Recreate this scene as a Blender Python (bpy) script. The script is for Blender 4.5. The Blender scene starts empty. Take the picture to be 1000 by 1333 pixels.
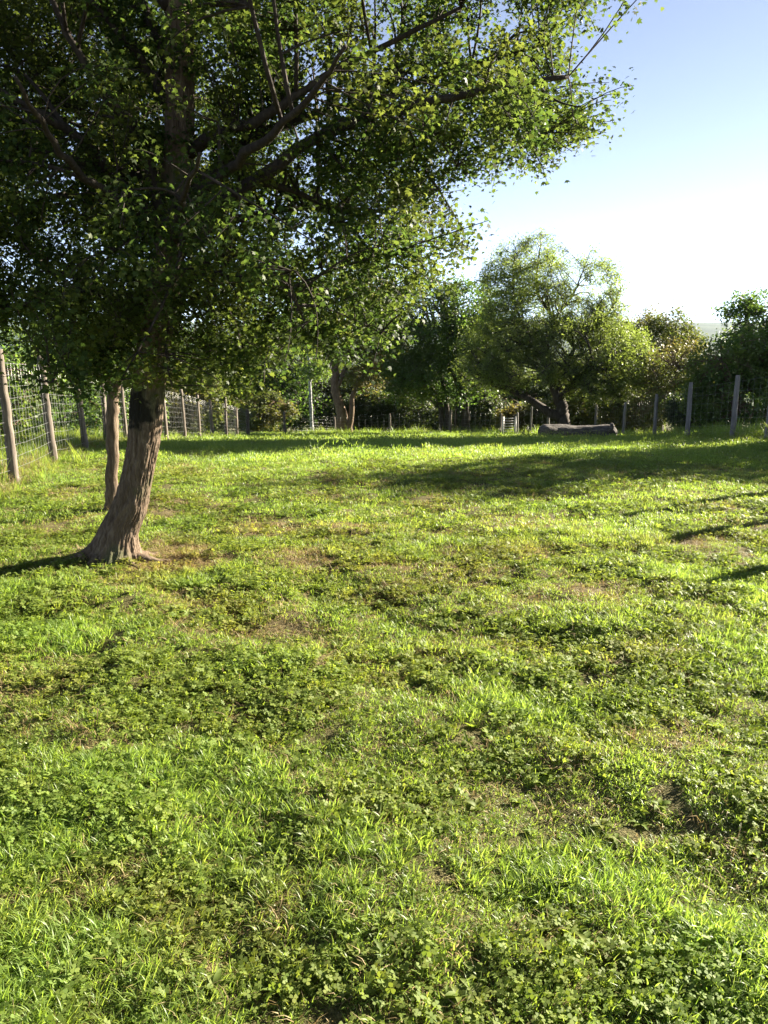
import bpy, math, random
import numpy as np
from mathutils import Vector

# ------------------------------------------------------------------ set-up
sc = bpy.context.scene
rng = np.random.default_rng(7)
random.seed(7)
TH = math.radians(13.03)          # camera looks down by this much
EYE = 1.6
SUN_EL, SUN_AZ = math.radians(22.0), math.radians(59.0)   # azimuth clockwise from +Y

cam = bpy.data.cameras.new('camera')
cam.sensor_fit = 'VERTICAL'; cam.sensor_height = 24.0; cam.lens = 24.0 * 1000 / 1333
cam.clip_start = 0.05; cam.clip_end = 20000
camo = bpy.data.objects.new('camera', cam); sc.collection.objects.link(camo)
camo.location = (0, 0, EYE); camo.rotation_euler = (math.pi / 2 - TH, 0, 0)
sc.camera = camo

world = bpy.data.worlds.new('World'); sc.world = world; world.use_nodes = True
wn = world.node_tree; wn.nodes.clear()
sky = wn.nodes.new('ShaderNodeTexSky'); sky.sky_type = 'NISHITA'; sky.sun_disc = False
sky.sun_elevation = SUN_EL; sky.sun_rotation = SUN_AZ
sky.altitude = 300; sky.air_density = .35; sky.dust_density = .05; sky.ozone_density = 1.3
bg = wn.nodes.new('ShaderNodeBackground'); bg.inputs['Strength'].default_value = 0.05
wo = wn.nodes.new('ShaderNodeOutputWorld')
hs_ = wn.nodes.new('ShaderNodeHueSaturation'); hs_.inputs['Saturation'].default_value = .70
wn.links.new(sky.outputs[0], hs_.inputs['Color']); wn.links.new(hs_.outputs[0], bg.inputs[0]); wn.links.new(bg.outputs[0], wo.inputs[0])

sun = bpy.data.lights.new('sun', 'SUN'); sun.energy = 5.0; sun.angle = math.radians(0.5)
sun.color = (1.0, 0.90, 0.74)
suno = bpy.data.objects.new('sun', sun); sc.collection.objects.link(suno)
sd = Vector((math.sin(SUN_AZ) * math.cos(SUN_EL), math.cos(SUN_AZ) * math.cos(SUN_EL), math.sin(SUN_EL)))
suno.rotation_euler = sd.to_track_quat('Z', 'Y').to_euler()
suno.location = (20, 12, 12)

sc.view_settings.view_transform = 'Standard'; sc.view_settings.look = 'None'
sc.view_settings.exposure = 2.72; sc.view_settings.gamma = 1.0
sc.render.engine = 'CYCLES'
cy = sc.cycles
cy.max_bounces = 7; cy.diffuse_bounces = 4; cy.glossy_bounces = 2; cy.transmission_bounces = 5
cy.transparent_max_bounces = 4; cy.volume_bounces = 0
cy.use_denoising = True
cy.sample_clamp_indirect = 6.0

# ------------------------------------------------------------------ helpers
def ray(px, py):
    u = (px - 500) / 1000.0; v = (666.5 - py) / 1000.0
    return u, math.cos(TH) + v * math.sin(TH), -math.sin(TH) + v * math.cos(TH)
def P(px, py, D):                 # world point at depth D along +Y seen at that place of the photo
    a, b, c = ray(px, py)
    return np.array((a / b * D, D, EYE + c / b * D))

def _h(i, j, k, s):
    n = (i * 374761393 + j * 668265263 + k * 2147483647 * 3 + s * 1274126177) & 0xffffffff
    n = ((n ^ (n >> 13)) * 1274126177) & 0xffffffff
    n = ((n ^ (n >> 16)) * 2246822519) & 0xffffffff
    return ((n ^ (n >> 15)) & 0xffff) / 65535.0
def vnoise(x, y, z=0.0, s=0):
    x, y, z = np.broadcast_arrays(np.asarray(x, float), np.asarray(y, float), np.asarray(z, float))
    xi = np.floor(x).astype(np.int64); yi = np.floor(y).astype(np.int64); zi = np.floor(z).astype(np.int64)
    fx, fy, fz = x - xi, y - yi, z - zi
    fx = fx * fx * (3 - 2 * fx); fy = fy * fy * (3 - 2 * fy); fz = fz * fz * (3 - 2 * fz)
    r = 0
    for a in (0, 1):
        for b in (0, 1):
            for c in (0, 1):
                w = (fx if a else 1 - fx) * (fy if b else 1 - fy) * (fz if c else 1 - fz)
                r = r + w * _h(xi + a, yi + b, zi + c, s)
    return r
def fbm(x, y, z=0.0, s=0, o=3):
    r = 0; a = 0.5; f = 1.0; t = 0
    for k in range(o):
        r = r + a * vnoise(np.asarray(x) * f, np.asarray(y) * f, np.asarray(z) * f, s + k * 17); t += a; a *= .5; f *= 2.03
    return r / t
def sstep(a, b, x):
    t = np.clip((x - a) / (b - a), 0, 1); return t * t * (3 - 2 * t)

# ground profile (height against distance ahead), read off the photo
_py = [-4000, -60, 0, 5.5, 8.7, 10.9, 13.2, 15.5, 18, 22, 26.5, 31.5, 38, 45, 60, 100, 200, 500, 1200, 2400, 3000, 3600, 9000]
_pz = [1, 1, 0, 0, -.06, -.19, -.38, -.62, -.9, -1.42, -2.04, -2.66, -3.3, -4.2, -6.2, -12, -22, -34, -40, -25, 26, 64, 64]
_ty = np.linspace(-20, 120, 2801); _tz = np.interp(_ty, _py, _pz)
_k = np.hanning(61); _k /= _k.sum(); _tz = np.convolve(np.pad(_tz, 30, mode='edge'), _k, 'valid')
def ground(x, y, fine=True):
    x = np.asarray(x, float); y = np.asarray(y, float)
    z = np.where((y > -19) & (y < 119), np.interp(y, _ty, _tz), np.interp(y, _py, _pz))
    z = z + .08 * sstep(5.5, 8, x) * sstep(9, 15, y) * (1 - sstep(22, 30, y))
    z = z + sstep(800, 3200, y) * (34 * (fbm(x / 900 + 3, y / 900, s=5) - .42) + 10 * np.sin(x / 420 + 1.2))
    near = 1 - sstep(30, 70, np.hypot(x, y))
    z = z + near * (.11 * (fbm(x / 2.6, y / 2.6, s=1, o=2) - .5))
    if fine:
        nr = 1 - sstep(13, 22, np.hypot(x, y))
        z = z + nr * (.09 * (fbm(x / .42, y / .42, s=2, o=2) - .5) + .022 * (vnoise(x / .11, y / .11, s=9) - .5))
    return z

# patches of the lawn: 0..1 masks shared by soil and planting
def m_dry(x, y):       # worn, brownish turf beneath and beside the tree
    b = np.exp(-(((x + .1) / 2.6) ** 2 + ((y - 5.9) / 1.5) ** 2)) * .33
    b = b + np.exp(-(((x + 1.55) / .5) ** 2 + ((y - 5.35) / .38) ** 2)) * .8
    b = b + .34 * np.exp(-((x + 1.15) / .4) ** 2 - ((y - 1.9) / .25) ** 2)
    n = fbm(x / .55, y / .45, s=21, o=3)
    return np.clip(b + (n - .60) * 1.8, 0, 1)
def m_lush(x, y):
    b = np.exp(-(((x - .28) / .55) ** 2 + ((y - 3.05) / .45) ** 2)) * .45
    n = fbm(x / .6 + 9, y / .5, s=31, o=2)
    return np.clip((n - .56) * 4 + b, 0, 1)
def m_clover(x, y):
    b = np.exp(-(((x + .3) / 1.1) ** 2 + ((y - 3.5) / .7) ** 2)) * .35 + .3 * sstep(.4, 1.2, x) * (1 - sstep(2.0, 2.8, y))
    n = fbm(x / .5 + 40, y / .38 + 11, s=41, o=3)
    return np.clip((n - .40) * 2.2 + b * .7, 0, 1)

C = sc.collection
def new_obj(name, verts, faces_flat, loop_start, loop_total, mat, parent=None, smooth=True, attrs=None):
    me = bpy.data.meshes.new(name)
    nv = len(verts)
    me.vertices.add(nv); me.vertices.foreach_set('co', np.ascontiguousarray(verts, dtype=np.float32).ravel())
    me.loops.add(len(faces_flat)); me.loops.foreach_set('vertex_index', np.ascontiguousarray(faces_flat, dtype=np.int32))
    me.polygons.add(len(loop_start)); me.polygons.foreach_set('loop_start', np.ascontiguousarray(loop_start, dtype=np.int32))
    me.update(calc_edges=True)
    if smooth: me.polygons.foreach_set('use_smooth', np.ones(len(loop_start), dtype=bool))
    if attrs:
        for an, (kind, dom, data) in attrs.items():
            a = me.attributes.new(an, kind, dom)
            a.data.foreach_set('color' if 'COLOR' in kind else 'value', np.ascontiguousarray(data, dtype=np.float32).ravel())
    me.validate()
    if mat: me.materials.append(mat)
    o = bpy.data.objects.new(name, me)
    if parent is not False: C.objects.link(o)
    if parent: o.parent = parent
    return o
class MB:                         # gathers pieces (verts, same-size faces) into ONE mesh
    def __init__(s): s.v = []; s.f = []; s.ls = []; s.n = 0; s.nl = 0
    def add(s, v, f):
        v = np.asarray(v, float).reshape(-1, 3); f = np.asarray(f, np.int64)
        k = f.shape[1]
        s.v.append(v); s.f.append((f + s.n).ravel()); s.ls.append(s.nl + np.arange(len(f)) * k)
        s.n += len(v); s.nl += f.size
    def build(s, name, mat, parent=None, smooth=True, attrs=None):
        return new_obj(name, np.concatenate(s.v), np.concatenate(s.f), np.concatenate(s.ls), None, mat, parent, smooth, attrs)
def empty(name, loc):
    o = bpy.data.objects.new(name, None); o.location = loc; o.empty_display_size = .2; C.objects.link(o)
    bpy.context.view_layer.update(); return o
def tag(o, label=None, cat=None, group=None, kind=None):
    if label: o['label'] = label
    if cat: o['category'] = cat
    if group: o['group'] = group
    if kind: o['kind'] = kind
    return o

def tubes(mb, pts, rad, S=5, cap=True, off=None):
    """pts (N,K,3), rad (N,K): N swept tubes with S sides added to mb; off(N,K,S) radial change"""
    pts = np.asarray(pts, float); rad = np.asarray(rad, float)
    N, K, _ = pts.shape
    t = np.gradient(pts, axis=1); t /= np.linalg.norm(t, axis=2, keepdims=True) + 1e-9
    m = t.mean(axis=1, keepdims=True)
    ref = np.where(np.abs(m[..., 2:3]) > .8, np.array((0, 1., 0)), np.array((0, 0, 1.)))
    a = np.cross(t, np.broadcast_to(ref, t.shape)); a /= np.linalg.norm(a, axis=2, keepdims=True) + 1e-9
    b = np.cross(t, a)
    ang = np.arange(S) / S * 2 * np.pi
    r = rad[:, :, None] * np.ones(S)
    if off is not None: r = r + off
    v = pts[:, :, None, :] + r[..., None] * (np.cos(ang)[:, None] * a[:, :, None, :] + np.sin(ang)[:, None] * b[:, :, None, :])
    idx = np.arange(N * K * S).reshape(N, K, S)
    nx = np.roll(idx, -1, axis=2)
    f = np.stack([idx[:, :-1], nx[:, :-1], nx[:, 1:], idx[:, 1:]], axis=-1).reshape(-1, 4)
    base = mb.n
    mb.add(v, f)
    if cap and S >= 3:
        caps = np.concatenate([idx[:, 0, ::-1], idx[:, -1, :]]) + base
        mb.f.append(caps.ravel()); mb.ls.append(mb.nl + np.arange(len(caps)) * S); mb.nl += caps.size
    return v

def smooth_path(p, n):            # Catmull-Rom through the control points, n samples
    p = np.asarray(p, float); q = np.vstack([2 * p[0] - p[1], p, 2 * p[-1] - p[-2]])
    out = []
    for s in np.linspace(0, len(p) - 1 - 1e-6, n):
        i = int(s); t = s - i; a, b, c, d = q[i:i + 4]
        out.append(.5 * ((2 * b) + (-a + c) * t + (2 * a - 5 * b + 4 * c - d) * t * t + (-a + 3 * b - 3 * c + d) * t ** 3))
    return np.array(out)

# ------------------------------------------------------------------ materials
def mat_new(name):
    m = bpy.data.materials.new(name); m.use_nodes = True; m.node_tree.nodes.clear(); return m, m.node_tree
def N(nt, t, **kw):
    n = nt.nodes.new(t)
    for k, v in kw.items():
        if k in n.inputs: n.inputs[k].default_value = v
        else: setattr(n, k, v)
    return n
def ramp(nt, fac, stops):
    r = nt.nodes.new('ShaderNodeValToRGB'); e = r.color_ramp.elements
    e[0].position, e[0].color = stops[0][0], (*stops[0][1], 1)
    e[1].position, e[1].color = stops[-1][0], (*stops[-1][1], 1)
    for p, c in stops[1:-1]:
        x = e.new(p); x.color = (*c, 1)
    nt.links.new(fac, r.inputs[0]); return r.outputs[0]
def mixc(nt, fac, a, b, mode='MIX'):
    m = nt.nodes.new('ShaderNodeMix'); m.data_type = 'RGBA'; m.blend_type = mode
    for s, v in ((m.inputs[0], fac), (m.inputs[6], a), (m.inputs[7], b)):
        if isinstance(v, (int, float)): s.default_value = v
        elif isinstance(v, tuple): s.default_value = (*v, 1)
        else: nt.links.new(v, s)
    return m.outputs[2]
def leaf_mat(name, cols, trans=.5, rough=.45, clump=1.2, ncol=None, spec=.4, tcol=(1.0, 1.0, .45), attr=False, tgain=1.7):
    m, nt = mat_new(name)
    geo = N(nt, 'ShaderNodeNewGeometry')
    c = ramp(nt, geo.outputs['Random Per Island'], [(i / (len(cols) - 1), k) for i, k in enumerate(cols)])
    nz = N(nt, 'ShaderNodeTexNoise', Scale=clump, Detail=2.0)
    nt.links.new(geo.outputs['Position'], nz.inputs['Vector'])
    if ncol:
        f = N(nt, 'ShaderNodeMapRange'); f.inputs[1].default_value = .45; f.inputs[2].default_value = .66
        nt.links.new(nz.outputs[0], f.inputs[0])
        c = mixc(nt, f.outputs[0], c, mixc(nt, .7, c, ncol))
    if attr:                      # tint carried by each tuft: r = dryness, g = brightness
        at = N(nt, 'ShaderNodeAttribute', attribute_type='INSTANCER', attribute_name='tint')
        se = N(nt, 'ShaderNodeSeparateColor'); nt.links.new(at.outputs['Color'], se.inputs[0])
        c = mixc(nt, se.outputs[0], c, (.30, .21, .085))
        c = mixc(nt, se.outputs[2], c, (.09, .19, .03))
        mu = N(nt, 'ShaderNodeVectorMath', operation='SCALE'); nt.links.new(c, mu.inputs[0]); nt.links.new(se.outputs[1], mu.inputs['Scale'])
        c = mu.outputs[0]
    p = N(nt, 'ShaderNodeBsdfPrincipled', Roughness=rough); p.inputs['Specular IOR Level'].default_value = spec
    nt.links.new(c, p.inputs['Base Color'])
    t = N(nt, 'ShaderNodeBsdfTranslucent')
    tc = mixc(nt, 1.0, c, tcol, 'MULTIPLY')
    ml = N(nt, 'ShaderNodeVectorMath', operation='SCALE'); ml.inputs['Scale'].default_value = tgain
    nt.links.new(tc, ml.inputs[0]); nt.links.new(ml.outputs[0], t.inputs[0])
    mx = N(nt, 'ShaderNodeMixShader'); mx.inputs[0].default_value = trans
    nt.links.new(p.outputs[0], mx.inputs[1]); nt.links.new(t.outputs[0], mx.inputs[2])
    o = N(nt, 'ShaderNodeOutputMaterial'); nt.links.new(mx.outputs[0], o.inputs[0])
    return m
def bark_mat(name, c1, c2, c3, sc_=(18, 18, 3.5), bump=.6, dist=.01, moss=None):
    m, nt = mat_new(name)
    tc = N(nt, 'ShaderNodeTexCoord'); mp = N(nt, 'ShaderNodeMapping'); mp.inputs['Scale'].default_value = sc_
    nt.links.new(tc.outputs['Object'], mp.inputs[0])
    n1 = N(nt, 'ShaderNodeTexNoise', Scale=1.6, Detail=7.0, Roughness=.65); nt.links.new(mp.outputs[0], n1.inputs['Vector'])
    n2 = N(nt, 'ShaderNodeTexNoise', Scale=.25, Detail=3.0); nt.links.new(mp.outputs[0], n2.inputs['Vector'])
    c = ramp(nt, n1.outputs[0], [(.3, c1), (.5, c2), (.72, c3)])
    c = mixc(nt, n2.outputs[0], c, mixc(nt, .5, c, c1))
    if moss:                      # weathered dark / mossy patches with a shape of their own
        n3 = N(nt, 'ShaderNodeTexNoise', Scale=moss[1], Detail=4.0); nt.links.new(tc.outputs['Object'], n3.inputs['Vector'])
        f = N(nt, 'ShaderNodeMapRange'); f.inputs[1].default_value = .55; f.inputs[2].default_value = .66
        nt.links.new(n3.outputs[0], f.inputs[0]); c = mixc(nt, f.outputs[0], c, moss[0])
    p = N(nt, 'ShaderNodeBsdfPrincipled', Roughness=.88); nt.links.new(c, p.inputs['Base Color'])
    p.inputs['Specular IOR Level'].default_value = .2
    b = N(nt, 'ShaderNodeBump', Strength=bump, Distance=dist); nt.links.new(n1.outputs[0], b.inputs['Height'])
    nt.links.new(b.outputs[0], p.inputs['Normal'])
    o = N(nt, 'ShaderNodeOutputMaterial'); nt.links.new(p.outputs[0], o.inputs[0])
    return m

M = {}
M['maple'] = leaf_mat('maple_leaf', [(.021, .038, .011), (.029, .052, .014), (.042, .070, .018), (.075, .10, .026)], .5, .55, 1.1, (.08, .09, .022), tcol=(1, 1, .6), tgain=2.1, spec=.18)
M['dark'] = leaf_mat('dark_leaf', [(.038, .072, .022), (.052, .095, .028), (.072, .12, .034)], .5, .5, .35, (.09, .12, .03), tgain=2.0)
M['willow'] = leaf_mat('willow_leaf', [(.080, .110, .042), (.108, .142, .052), (.14, .175, .062)], .5, .5, .3, (.15, .20, .045), tgain=2.2)
M['olive'] = leaf_mat('olive_leaf', [(.06, .085, .028), (.085, .11, .034), (.12, .13, .045)], .42, .55, .5, (.13, .10, .05))
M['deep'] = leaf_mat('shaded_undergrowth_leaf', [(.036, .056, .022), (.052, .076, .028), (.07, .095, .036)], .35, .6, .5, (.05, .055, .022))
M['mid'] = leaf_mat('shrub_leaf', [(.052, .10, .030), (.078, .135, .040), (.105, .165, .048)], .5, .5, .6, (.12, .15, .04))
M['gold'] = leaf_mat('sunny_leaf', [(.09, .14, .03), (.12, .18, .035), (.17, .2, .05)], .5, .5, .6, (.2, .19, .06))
M['bark'] = bark_mat('maple_bark', (.052, .035, .022), (.135, .097, .064), (.25, .195, .14), (26, 26, 5), .9, .012, ((.07, .075, .035), 2.2))
M['bark_far'] = bark_mat('dark_bark', (.030, .024, .018), (.065, .052, .04), (.12, .10, .08), (9, 9, 2), .6, .03)
M['bark_limb'] = bark_mat('limb_bark', (.016, .012, .009), (.040, .031, .024), (.075, .06, .047), (26, 26, 5), .8, .01)
M['bark_warm'] = bark_mat('warm_bark', (.07, .045, .028), (.16, .11, .07), (.25, .18, .12), (9, 9, 2), .6, .03)
M['birch'] = bark_mat('birch_bark', (.05, .05, .05), (.30, .30, .30), (.62, .61, .60), (3, 3, 9), .3, .01)
M['post'] = bark_mat('post_wood', (.075, .06, .048), (.15, .125, .10), (.25, .215, .175), (30, 30, 3), .6, .008)
M['post_grey'] = bark_mat('grey_post_wood', (.11, .10, .09), (.20, .185, .17), (.31, .29, .265), (30, 30, 3), .6, .008)
M['log'] = bark_mat('log_wood', (.035, .030, .025), (.10, .09, .078), (.22, .205, .18), (3, 14, 14), .8, .03)

m, nt = mat_new('fence_wire'); M['wire'] = m
p = N(nt, 'ShaderNodeBsdfPrincipled', Roughness=.42, Metallic=.7); p.inputs['Base Color'].default_value = (.34, .34, .32, 1)
o = N(nt, 'ShaderNodeOutputMaterial'); nt.links.new(p.outputs[0], o.inputs[0])
m, nt = mat_new('gate_metal'); M['gate'] = m
tcn = N(nt, 'ShaderNodeTexCoord'); nz = N(nt, 'ShaderNodeTexNoise', Scale=14.0, Detail=3.0); nt.links.new(tcn.outputs['Object'], nz.inputs['Vector'])
p = N(nt, 'ShaderNodeBsdfPrincipled', Roughness=.5, Metallic=.2)
nt.links.new(ramp(nt, nz.outputs[0], [(.3, (.34, .33, .31)), (.7, (.55, .54, .52))]), p.inputs['Base Color'])
o = N(nt, 'ShaderNodeOutputMaterial'); nt.links.new(p.outputs[0], o.inputs[0])

# ground soil / thatch
m, nt = mat_new('lawn_soil'); M['soil'] = m
geo = N(nt, 'ShaderNodeNewGeometry')
n1 = N(nt, 'ShaderNodeTexNoise', Scale=70.0, Detail=8.0, Roughness=.8); nt.links.new(geo.outputs['Position'], n1.inputs['Vector'])
n2 = N(nt, 'ShaderNodeTexNoise', Scale=150.0, Detail=4.0); nt.links.new(geo.outputs['Position'], n2.inputs['Vector'])
soil = ramp(nt, n1.outputs[0], [(.36, (.06, .038, .022)), (.5, (.15, .10, .055)), (.62, (.28, .21, .12))])
green = ramp(nt, n1.outputs[0], [(.35, (.030, .030, .012)), (.5, (.085, .085, .030)), (.62, (.18, .16, .07))])
far = ramp(nt, n1.outputs[0], [(.3, (.07, .12, .02)), (.7, (.12, .17, .035))])
at = N(nt, 'ShaderNodeAttribute', attribute_type='GEOMETRY', attribute_name='patch')
se = N(nt, 'ShaderNodeSeparateColor'); nt.links.new(at.outputs['Color'], se.inputs[0])
c = mixc(nt, se.outputs[0], green, soil)
c = mixc(nt, se.outputs[1], c, far)
hn = N(nt, 'ShaderNodeTexNoise', Scale=.004, Detail=6.0); nt.links.new(geo.outputs['Position'], hn.inputs['Vector'])
c = mixc(nt, se.outputs[2], c, ramp(nt, hn.outputs[0], [(.35, (.02, .035, .012)), (.5, (.035, .055, .018)), (.6, (.05, .07, .03))]))
p = N(nt, 'ShaderNodeBsdfPrincipled', Roughness=.95); p.inputs['Specular IOR Level'].default_value = .1
nt.links.new(c, p.inputs['Base Color'])
b = N(nt, 'ShaderNodeBump', Strength=1.0, Distance=.02); nt.links.new(n2.outputs[0], b.inputs['Height']); nt.links.new(b.outputs[0], p.inputs['Normal'])
o = N(nt, 'ShaderNodeOutputMaterial'); nt.links.new(p.outputs[0], o.inputs[0])

# ------------------------------------------------------------------ ground sheet
def axis(lo, hi, a, b, d):
    mid = np.arange(a, b + 1e-6, d); out = [mid]; s = d; v = b; ext = []
    while v < hi: s *= 1.09; v += s; ext.append(v)
    ext2 = []; s = d; v = a
    while v > lo: s *= 1.09; v -= s; ext2.append(v)
    return np.concatenate([np.array(ext2[::-1]), mid, np.array(ext)])
gx = axis(-6000, 6000, -6, 6, .05); gy = axis(-300, 8000, 0.4, 13, .05)
X, Y = np.meshgrid(gx, gy)
Z = ground(X, Y)
nyv, nxv = X.shape
idx = np.arange(nxv * nyv).reshape(nyv, nxv)
F = np.stack([idx[:-1, :-1], idx[:-1, 1:], idx[1:, 1:], idx[1:, :-1]], -1).reshape(-1, 4)
dist = np.hypot(X, Y)
patch = np.stack([m_dry(X, Y) * .85 + .1, sstep(22, 45, dist) * (1 - sstep(55, 120, dist)), sstep(150, 400, dist), np.ones_like(X)], -1)
mb = MB(); mb.add(np.stack([X, Y, Z], -1), F)
g = mb.build('ground', M['soil'], attrs={'patch': ('FLOAT_COLOR', 'POINT', patch)})
tag(g, 'green lawn falling away towards a wooded valley', 'ground', kind='structure')

# ------------------------------------------------------------------ trees
def leaf_mesh(mb, pos, size, shape='maple', up=.5, droop=.3, r=rng):
    n = len(pos)
    nrm = r.normal(size=(n, 3)); nrm /= np.linalg.norm(nrm, axis=1, keepdims=True)
    nrm[:, 2] = np.abs(nrm[:, 2]); nrm = nrm + np.array((0, 0, up)); nrm /= np.linalg.norm(nrm, axis=1, keepdims=True)
    q = r.normal(size=(n, 3)); q[:, 2] -= droop
    a = q - (q * nrm).sum(1, keepdims=True) * nrm; a /= np.linalg.norm(a, axis=1, keepdims=True) + 1e-9
    b = np.cross(nrm, a)
    if shape == 'maple':          # lobed outline
        o = np.array([(0, 0, 0), (.10, .26, .05), (.10, .52, -.10), (.34, .32, .02), (.62, .46, -.10), (.60, .18, .02), (1.0, 0, -.12),
                      (.60, -.18, .02), (.62, -.46, -.10), (.34, -.32, .02), (.10, -.52, -.10), (.10, -.26, .05)])
    elif shape == 'oval':
        o = np.array([(0, 0, 0), (.3, .28, .06), (.7, .24, .04), (1, 0, -.08), (.7, -.24, .04), (.3, -.28, .06)])
    elif shape == 'narrow':
        o = np.array([(0, 0, 0), (.4, .13, .03), (1, 0, -.1), (.4, -.13, .03)])
    else:                         # sprig: two crossed small leaves read as a clump far off
        o = np.array([(0, 0, 0), (.35, .36, .1), (1, .05, -.1), (.4, -.3, .12)])
    s = (size * (.65 + .7 * r.random(n)))[:, None, None]
    v = pos[:, None, :] + s * (o[None, :, 0:1] * a[:, None] + o[None, :, 1:2] * b[:, None] + o[None, :, 2:3] * nrm[:, None])
    k = len(o)
    mb.add(v, np.arange(n * k).reshape(n, k))

def in_blobs(n, blobs, r, seed, gap=.42, shell=.25, nscale=1.0):
    """n random points in a union of ellipsoids, biased outward, clumped by noise"""
    out = []; tot = 0
    vol = np.array([b[3] * b[4] * b[5] for b in blobs]) ** .8; vol /= vol.sum()
    B = np.array([b[:6] for b in blobs], float)
    while tot < n:
        k = r.choice(len(blobs), size=n, p=vol)
        d = r.normal(size=(n, 3)); d /= np.linalg.norm(d, axis=1, keepdims=True)
        rr = (shell + (1 - shell) * r.random(n)) ** (.5)
        rr = rr * (.82 + .36 * fbm(d[:, 0] * 2.2 + k * 5, d[:, 1] * 2.2, d[:, 2] * 2.2, s=seed))
        p = B[k, :3] + d * rr[:, None] * B[k, 3:6]
        q = fbm(p[:, 0] / nscale, p[:, 1] / nscale, p[:, 2] / nscale, s=seed + 3, o=2)
        ok = q > gap
        out.append(p[ok]); tot += ok.sum()
    return np.concatenate(out)[:n]

def connect(nodes, nrad, tgt, K, r, bow=.12, rmin=.003, rmul=.6, root=None, pull=.25):
    """curved branches from the best existing node to every target"""
    pts = np.zeros((len(tgt), K, 3)); rad = np.zeros((len(tgt), K))
    for s in range(0, len(tgt), 400):
        t = tgt[s:s + 400]
        d = np.linalg.norm(nodes[None] - t[:, None], axis=2)
        if root is not None: d = d + pull * np.linalg.norm(nodes - root, axis=1)[None]
        j = d.argmin(1); p = nodes[j]
        L = np.linalg.norm(t - p, axis=1)[:, None]
        mid = r.normal(size=(len(t), 3)) * bow * L; mid[:, 2] += bow * .8 * L[:, 0]
        u = np.linspace(0, 1, K)[None, :, None]
        pts[s:s + 400] = p[:, None] * (1 - u) + t[:, None] * u + 4 * u * (1 - u) * mid[:, None] * .6
        r0 = np.clip(nrad[j] * rmul, rmin, .03 + L[:, 0] * .022)
        rad[s:s + 400] = r0[:, None] * (1 - .8 * np.linspace(0, 1, K))[None] + rmin * .3
    return pts, rad

def make_tree(name, label, cat, base, limbs, blobs, n2, n3, lpt, size, leafm, barkm, shape='sprig', seed=1, gap=.42,
              spread=.12, nscale=1.0, up=.4, droop=.3, group=None, twig_r=.006, trunkK=14, keep=None, S=7, trunk_name='trunk', shell=.25):
    """limbs: list of (points, r0, r1) in metres; blobs: crown ellipsoids (cx,cy,cz,rx,ry,rz)"""
    r = np.random.default_rng(seed)
    root = empty(name, base); tag(root, label, cat, group)
    off = np.array(base, float)
    w = MB(); nodes = []; nrad = []
    for pts, r0, r1 in limbs:
        K = trunkK
        q = smooth_path(pts, K); rr = r0 + (r1 - r0) * np.linspace(0, 1, K) ** .8
        q[1:-1] += r.normal(size=(K - 2, 3)) * r0 * .10
        wob = (fbm(np.arange(K)[:, None] * .5, np.arange(S)[None] * .9, s=seed) - .5) * .35 * rr[:, None]
        tubes(w, q[None] - off, rr[None], S, off=wob[None])
        i0 = 0 if len(nodes) else int(K * .3)
        nodes.append(q[i0:]); nrad.append(rr[i0:])
    nodes = np.concatenate(nodes); nrad = np.concatenate(nrad)
    rootp = np.array(limbs[0][0][-1], float)
    t2 = in_blobs(n2, blobs, r, seed, gap * .8, shell, nscale)
    if keep is not None: t2 = t2[keep(t2)]
    p2, r2 = connect(nodes, nrad, t2, 9, r, .14, twig_r * 1.6, .6, rootp, .35)
    tubes(w, p2 - off, r2, 5)
    nodes2 = np.concatenate([nodes, p2[:, 2:].reshape(-1, 3)]); nr2 = np.concatenate([nrad * .4, r2[:, 2:].ravel()])
    t3 = in_blobs(n3, blobs, r, seed, gap, shell, nscale)
    if keep is not None: t3 = t3[keep(t3)]
    p3, r3 = connect(nodes2, nr2, t3, 5, r, .12, twig_r, .6, rootp, .12)
    tubes(w, p3 - off, r3, 3, cap=False)
    w.build(trunk_name, barkm, root)
    n = len(t3)
    u = (.35 + .7 * r.random((n, lpt)))
    seg = np.clip(u * 4, 0, 3.999); i = seg.astype(int); f = np.minimum(seg - i, 1)[..., None]
    ar = np.arange(n)[:, None]
    lp = p3[ar, i] * (1 - f) + p3[ar, i + 1] * f
    lp = (lp + r.normal(size=lp.shape) * spread).reshape(-1, 3)
    if keep is not None: lp = lp[keep(lp)]
    c = MB(); leaf_mesh(c, lp - off, size, shape, up, droop, r)
    c.build('crown', leafm, root)
    return root

# ---- the big field maple -------------------------------------------------
TD = 5.44
path = [(148, 736, 100), (150, 722, 76), (155, 693, 54), (167, 665, 48), (175, 636, 44), (181, 608, 43), (186, 579, 44), (189, 551, 46),
        (191, 522, 46), (194, 500, 46), (205, 420, 45), (219, 340, 44), (229, 240, 43), (234, 160, 42), (234, 80, 41), (232, 0, 38)]
tp = np.array([P(a, b, TD) for a, b, _ in path]); tr = np.array([.5 * c * TD / 1000 / ray(a, b)[1] for a, b, c in path])
up_pts = np.array([(-1.35, 5.4, 4.4), (-1.45, 5.45, 5.4), (-1.4, 5.4, 6.6)]); 
tp = np.vstack([tp, up_pts]); tr = np.concatenate([tr * .86, [.07, .045, .02]])
K = 560; S = 200
cl = smooth_path(tp, K); rr = smooth_path(np.stack([tr, tr, tr], 1), K)[:, 0]
ang = np.arange(S) / S * 2 * np.pi
hh = cl[:, 2][:, None]; A = ang[None]
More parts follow.
